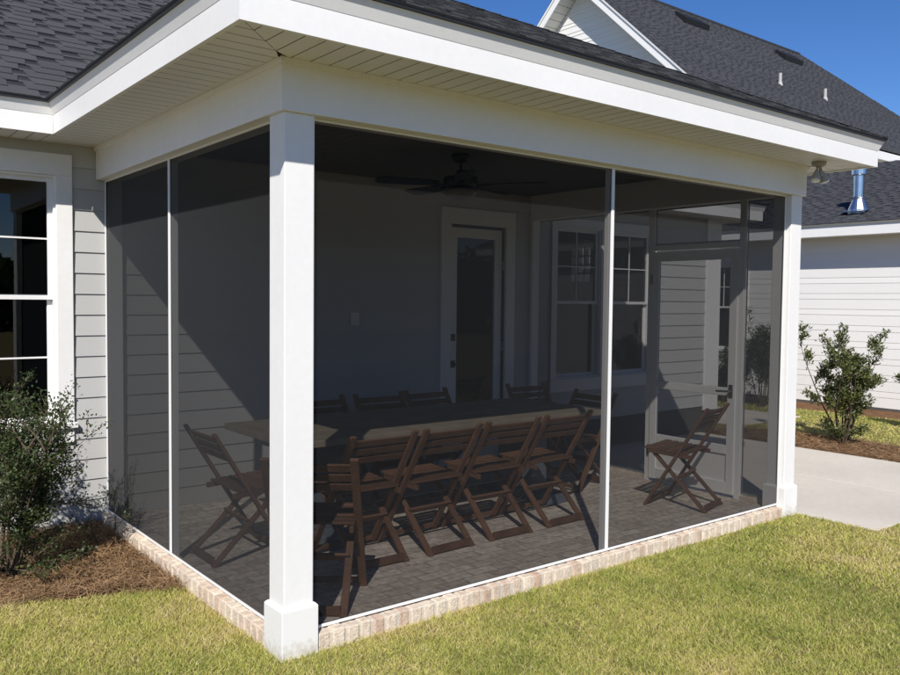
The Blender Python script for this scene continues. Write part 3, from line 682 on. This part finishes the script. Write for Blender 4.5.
for x,y in ((19.89,9.16),(22.29,9.11)):
    m=MB(); z_=zr(y); m.tube([(x,y,z_-.1),(x,y,z_+.30)],.045,10); m.tube([(x,y,z_-.1),(x,y,z_+.06)],[.09,.055],10); m.build('vent_pipe',M['pvc'],nb)
m=MB(); vx,vy=12.15,3.16; vz=3.063+pn*(vx-11.64)
m.hexa([(vx-.2,vy-.2,vz-.05+.02),(vx+.22,vy-.2,vz+.05+.02),(vx+.22,vy+.2,vz+.05+.02),(vx-.22,vy+.2,vz-.05+.02)]+[(vx-.22,vy-.2,vz-.05+.028),(vx+.22,vy-.2,vz+.05+.028),(vx+.22,vy+.2,vz+.05+.028),(vx-.22,vy+.2,vz-.05+.028)])
m.tube([(vx,vy,vz-.05),(vx,vy,vz+.02),(vx,vy,vz+.20)],[.165,.16,.09],20); m.tube([(vx,vy,vz+.15),(vx,vy,vz+.60)],.083,20)
m.tube([(vx,vy,vz+.20),(vx,vy,vz+.215),(vx,vy,vz+.23)],[.1,.115,.09],20); m.tube([(vx,vy,vz+.585),(vx,vy,vz+.60),(vx,vy,vz+.70),(vx,vy,vz+.715)],[.10,.118,.118,.10],20)
m.build('flue_pipe',M['galv'],nb,smooth=False)

# ================================================================== GROUND
m=MB(); m.face([(-80,-80,0),(120,-80,0),(120,120,0),(-80,120,0)]); tag(m.build('ground',M['soil']),kind='structure')
m=MB(); 
m.box(W+.03,6.12,-.66,D-.02,-.1,.014); m.box(6.128,7.62,-.66,D-.02,-.1,.014)
tag(m.build('patio',M['concrete'],None,.004),kind='structure')
m=MB(); m.box(8.62,10.25,3.02,9.0,-.1,.013); tag(m.build('walkway',M['concrete'],None,.004),kind='structure')
def bed_left():
    return [(-6,D-.01),(-.02,D-.01),(-.02,1.18),(-.25,1.32),(-.45,1.42),(-.95,1.56),(-1.6,1.62),(-6,1.7)]
m=MB(); m.face([(x,y,.006) for x,y in bed_left()][::-1]); tag(m.build('mulch_bed',M['mulch']),kind='structure')
BR=[(7.63,-4),(7.63,2.99),(8.6,2.99),(8.6,2.6),(8.8,1.5),(8.7,.6),(8.75,-1),(8.7,-4)]
m=MB(); m.face([(x,y,.006) for x,y in BR]); m.face([(11.15,-6,.006),(NX,-6,.006),(NX,7.5,.006),(11.15,7.5,.006)]); tag(m.build('mulch_bed',M['mulch']),kind='structure')

def inside(poly,x,y):
    c=np.zeros(len(x),bool); n=len(poly)
    for i in range(n):
        x1,y1=poly[i]; x2,y2=poly[(i+1)%n]
        k=((y1>y)!=(y2>y))&(x<(x2-x1)*(y-y1)/((y2-y1)+1e-12)+x1); c^=k
    return c
def fast_mesh(name,co,nv,faces_per,mat_,tint,parent=None):
    """co: (N,nv,3) points; faces_per: list of index tuples within a unit"""
    N=len(co); me=bpy.data.meshes.new(name); me.vertices.add(N*nv); me.vertices.foreach_set('co',co.reshape(-1).astype(np.float32))
    loops=[]; sizes=[]
    base=(np.arange(N)*nv)[:,None]
    idx=np.concatenate([base+np.array(f)[None,:] for f in faces_per],axis=1).reshape(-1)
    fs=np.tile(np.array([len(f) for f in faces_per]),N); st=np.concatenate([[0],np.cumsum(fs)[:-1]])
    me.loops.add(len(idx)); me.loops.foreach_set('vertex_index',idx.astype(np.int32))
    me.polygons.add(len(fs)); me.polygons.foreach_set('loop_start',st.astype(np.int32)); me.polygons.foreach_set('loop_total',fs.astype(np.int32))
    at=me.attributes.new('tint','FLOAT','FACE'); at.data.foreach_set('value',np.repeat(tint,len(faces_per)).astype(np.float32))
    me.materials.append(mat_); me.update(calc_edges=True); me.validate()
    o=bpy.data.objects.new(name,me); COL.objects.link(o)
    if parent: o.parent=parent
    return o
def vnoise(x,y,s,seed):
    """smooth value noise"""
    g=np.random.default_rng(seed).random((64,64)); u_=(x*s)%64; v_=(y*s)%64
    i=u_.astype(int)%64; j=v_.astype(int)%64; fu=u_-np.floor(u_); fv=v_-np.floor(v_); fu=fu*fu*(3-2*fu); fv=fv*fv*(3-2*fv)
    a=g[i,j]*(1-fu)+g[(i+1)%64,j]*fu; b=g[i,(j+1)%64]*(1-fu)+g[(i+1)%64,(j+1)%64]*fu; return a*(1-fv)+b*fv
# lawn blades, denser near the viewer
CX,CY=-1.8,-3.53
def blades():
    out=[]
    for x0,x1,y0,y1,den,wd in ((-5,3.2,-4.5,-2.35,6000,1.0),(3.2,13,-6.5,-3,3000,1.4),(-2.6,3.2,-2.35,1.75,22000,.62),(3.2,7.5,-3.0,.1,10000,.92),(7.5,13,-4,1,1500,2.0),(8.55,11.2,-2,5.5,1700,2.0)):
        n=int((x1-x0)*(y1-y0)*den); x=rng.uniform(x0,x1,n); y=rng.uniform(y0,y1,n); out.append((x,y,np.full(n,wd)))
    x=np.concatenate([o[0] for o in out]); y=np.concatenate([o[1] for o in out]); wd=np.concatenate([o[2] for o in out])
    jx=x+rng.normal(0,.012,len(x)); jy=y+rng.normal(0,.012,len(x))
    ok=~((jx>-.025)&(jx<W+.03)&(jy>-.025))
    ok&=~((jx>-.025)&(jx<PS+.03)&(jy>-.025))
    ok&=~((x>W+.02)&(x<7.64)&(y>-.67+.012*np.sin(x*23)))
    ed=.05*np.sin(x*9)+.03*np.sin(x*31+1)
    ok&=~((x>8.6)&(x<10.27)&(y>3.0))
    ok&=~inside(bed_left(),x,y+ed-.03)&~inside(BR,x+ed,y)&(x<11.15+ed)
    # only where the lens can look
    dx,dy=x-CX,y-CY; fw=dx*.6204+dy*.7842; rt=dx*.7842-dy*.6204
    ins=(fw>2.6)&(np.abs(rt)<fw*.60+.25); ok&=ins|((rng.random(len(x))<.28)&(fw>.6)&(np.abs(rt)<fw*.95+1.6))
    return x[ok],y[ok],wd[ok]
x,y,wd=blades(); n=len(x)
pt=vnoise(x,y,1.3,1)*.5+vnoise(x,y,4.5,2)*.3+vnoise(x,y,14,3)*.2
thin=rng.random(n)<(.55+.9*vnoise(x,y,7,5)); x,y,wd,pt=x[thin],y[thin],wd[thin],pt[thin]; n=len(x)
tint=np.clip(.49+(pt-.5)*.95+rng.normal(0,.17,n),0,1)
near=np.exp(-np.maximum(0,np.where(x>0,-y,-x))/.10)*((x<W)&(y<D)); tint=np.clip(tint+.22*near*rng.random(n),0,1); dry=rng.random(n)<.10; tint[dry]=rng.uniform(.85,1,dry.sum())
hgt=rng.uniform(.012,.027,n)*(.8+.5*vnoise(x,y,3,8)); ang=rng.uniform(0,2*np.pi,n); lean=rng.uniform(.3,1.5,n)*hgt*1.2; la=rng.uniform(0,2*np.pi,n)
hgt=hgt*(1+.5*near*rng.random(n)); hw_=.5*rng.uniform(.0038,.0070,n)*wd
cx_,sx_=np.cos(ang)*hw_,np.sin(ang)*hw_; lx,ly=np.cos(la)*lean,np.sin(la)*lean
co=np.zeros((n,5,3))
co[:,0]=np.stack([x-cx_,y-sx_,np.zeros(n)],1); co[:,1]=np.stack([x+cx_,y+sx_,np.zeros(n)],1)
co[:,2]=np.stack([x+cx_*.85+lx*.4,y+sx_*.85+ly*.4,hgt*.62],1); co[:,3]=np.stack([x-cx_*.85+lx*.4,y-sx_*.85+ly*.4,hgt*.62],1)
co[:,4]=np.stack([x+lx,y+ly,hgt],1)
tag(fast_mesh('grass',co,5,[(0,1,2,3),(3,2,4)],M['grass'],tint),'short yellow green lawn grass round the porch and patio','grass',kind='stuff')
# pine straw
def straw(name,poly,n,label,big=1.0,hmax=.05):
    xs=[p[0] for p in poly]; ys=[p[1] for p in poly]
    x=rng.uniform(max(min(xs),-2.2),max(xs),n*2); y=rng.uniform(min(ys),max(ys),n*2); ok=inside(poly,x,y); x,y=x[ok][:n],y[ok][:n]; n=len(x)
    a=rng.uniform(0,2*np.pi,n); L=rng.uniform(.05,.14,n)*big; z=rng.uniform(.006,hmax,n)*(.35+.8*vnoise(x,y,3,4)); dz=rng.normal(0,.018,n)
    w_=.5*rng.uniform(.0018,.0032,n)*big; c_,s_=np.cos(a),np.sin(a); bend=rng.normal(0,.015,n)
    co=np.zeros((n,6,3))
    for k,(t,zz) in enumerate(((-.5,0),(0,1),(.5,0))):
        px=x+c_*L*t-s_*bend*(k==1); py=y+s_*L*t+c_*bend*(k==1); pz=np.maximum(z+dz*t*2+.006*(k==1),.009)
        co[:,2*k]=np.stack([px-s_*w_,py+c_*w_,pz],1); co[:,2*k+1]=np.stack([px+s_*w_,py-c_*w_,pz+.001],1)
    return tag(fast_mesh(name,co,6,[(0,1,3,2),(2,3,5,4)],M['straw'],np.clip(rng.normal(.45,.28,n),0,1)),label,'pine straw',kind='stuff')
straw('pine_straw',bed_left(),26000,'brown pine straw mulch under the left shrub beside the porch')
straw('pine_straw',BR,9000,'brown pine straw mulch beyond the concrete patio',1.5)

# ================================================================== SHRUBS
def shrub(name,label,loc,H,Rd,stems,leafL,leafW,lm,per,seed,upright=.5,sub=4,lean=(0,0),sprigs=(),group=None,low=(),branch=1):
    rs=random.Random(seed); t=thing(name,label,'shrub',loc,0,group)
    mb=MB(); tips=[]; 
    def grow(p,d,L,r,depth):
        pts=[p]; q=p.copy(); n=5
        for i in range(n):
            d=(d+Vector((rs.gauss(0,.13),rs.gauss(0,.13),rs.gauss(0,.08)+.05*upright))).normalized(); q=q+d*(L/n); pts.append(q.copy())
            if depth<2 and i>=1:
                for _ in range(sub if depth==0 else 2):
                    if rs.random()<.62:
                        a=rs.uniform(0,2*math.pi); side=Vector((math.cos(a),math.sin(a),rs.uniform(-.1,.9)*(.4+upright))).normalized()
                        grow(q.copy(),(d*.55+side*.8).normalized(),L*rs.uniform(.28,.5)*branch,r*.5,depth+1)
        mb.tube(pts,[r*(1-.75*i/n) for i in range(n+1)],5)
        for i in range(1,n+1): tips.append((pts[i],(pts[i]-pts[i-1]).normalized(),depth,i/n))
    for k in range(stems):
        a=2*math.pi*k/stems+rs.uniform(-.4,.4); sp=rs.uniform(.15,1)
        d=Vector((math.cos(a)*sp*Rd/H*1.0+lean[0],math.sin(a)*sp*Rd/H*1.0+lean[1],1)).normalized()
        grow(Vector((math.cos(a)*.05,math.sin(a)*.05,0)),d,H*rs.uniform(.62,.98)*(1-.25*sp*(1-upright)),.011*H**.5,0)
    for (d,L) in sprigs: grow(Vector((0,0,H*.45)),Vector(d).normalized(),L,.006,1)
    for (d,L) in low: grow(Vector((0,0,.06)),Vector(d).normalized(),L,.005,1)
    mb.build('stems',M['bark'],t)
    P=[];T=[]
    for p,d,dep,fr in tips:
        k=per if dep>0 else per*.45*(fr>.35)
        for _ in range(int(k*rs.uniform(.5,1.5)+.5)):
            a=rs.uniform(0,2*math.pi); out=Vector((math.cos(a),math.sin(a),rs.uniform(-.35,.8)))
            dl=(d*rs.uniform(.2,.9)+out*.8).normalized(); L=leafL*rs.uniform(.6,1.2); w_=leafW*rs.uniform(.7,1.15)
            b=p+Vector((rs.gauss(0,.018),rs.gauss(0,.018),rs.gauss(0,.018)))*(1+leafL*10)
            if b.z<.01: continue
            sd=dl.cross(Vector((rs.gauss(0,.5),rs.gauss(0,.5),1))); 
            if sd.length<.05: continue
            sd.normalize(); nn=sd.cross(dl)
            P.append([b,b+dl*L*.45+sd*w_*.5+nn*w_*.12,b+dl*L,b+dl*L*.45-sd*w_*.5+nn*w_*.12]); T.append(min(1,max(0,rs.gauss(.4,.28))))
    co=np.array([[tuple(v) for v in q] for q in P])
    fast_mesh('foliage',co,4,[(0,1,2),(0,2,3)],lm,np.array(T),t)
    return t
low=[((math.cos(a_),math.sin(a_),.12+.2*(k_%3)),.42) for k_,a_ in enumerate([i*2*math.pi/11-.3 for i in range(11)])]
shrub('shrub','dense small leaved dark green shrub under the left house window',(-.80,2.10,.0),1.03,.33,11,.026,.014,M['leafA'],6.2,3,upright=.5,sub=4,low=low,branch=.85,
      sprigs=((( .85,-.1,.62),.60),((1,.15,-.1),.5),((.9,.3,-.3),.56)))
low2=[((math.cos(a_),math.sin(a_),.5),.3) for a_ in (.2,1.3,2.4,3.5,4.6,5.6)]
shrub('shrub','upright olive green shrub in pine straw beyond the patio',(8.45,1.48,.0),1.34,.46,15,.060,.024,M['leafB'],3.8,23,upright=.95,sub=2,low=low2,branch=.45)
shrub('shrub','olive shrub cut off by the right photo edge beside the white wall',(10.40,1.30,.0),.72,.18,6,.06,.026,M['leafB'],5,8,upright=.9,sub=3,branch=.7)
shrub('shrub','green shrub below the neighbour window seen through the screen door',(10.9,4.75,.0),.85,.45,8,.055,.024,M['leafA'],5,9,upright=.5,sub=3)
shrub('shrub','tall green shrub seen through the narrow screen beside the right post',(10.9,4.07,.0),1.12,.35,8,.055,.024,M['leafA'],5,12,upright=.7,sub=3)
shrub('seedling','small dark seedling at the foot of the brick sill in the left bed',(-.13,2.40,.0),.34,.10,2,.022,.010,M['leafA'],2.5,21,upright=.9,sub=1)['category']='plant'

n=16000; a_=rng.uniform(-2.9,-.35,n); rr=rng.uniform(34,46,n); zz=rng.uniform(0,1,n)**.8*(3.2+2.2*vnoise(a_*9+20,rr*.1,1,33))
q=np.stack([CX+rr*np.cos(a_),CY+rr*np.sin(a_),zz],1); co=np.zeros((n,4,3)); e1=rng.normal(0,.3,(n,3)); e2=rng.normal(0,.3,(n,3))
co[:,0]=q-e1; co[:,1]=q-e2; co[:,2]=q+e1; co[:,3]=q+e2
tag(fast_mesh('sky_block_trees',co,4,[(0,1,2,3)],M['leafA'],rng.random(n)),'added line of unseen trees behind the viewer that blocks low sky reflections','trees',kind='stuff')  # unseen treeline added to keep the low sky out of the glass reflections
for o in list(S.objects):
    if '_abs' in o: del o['_abs']
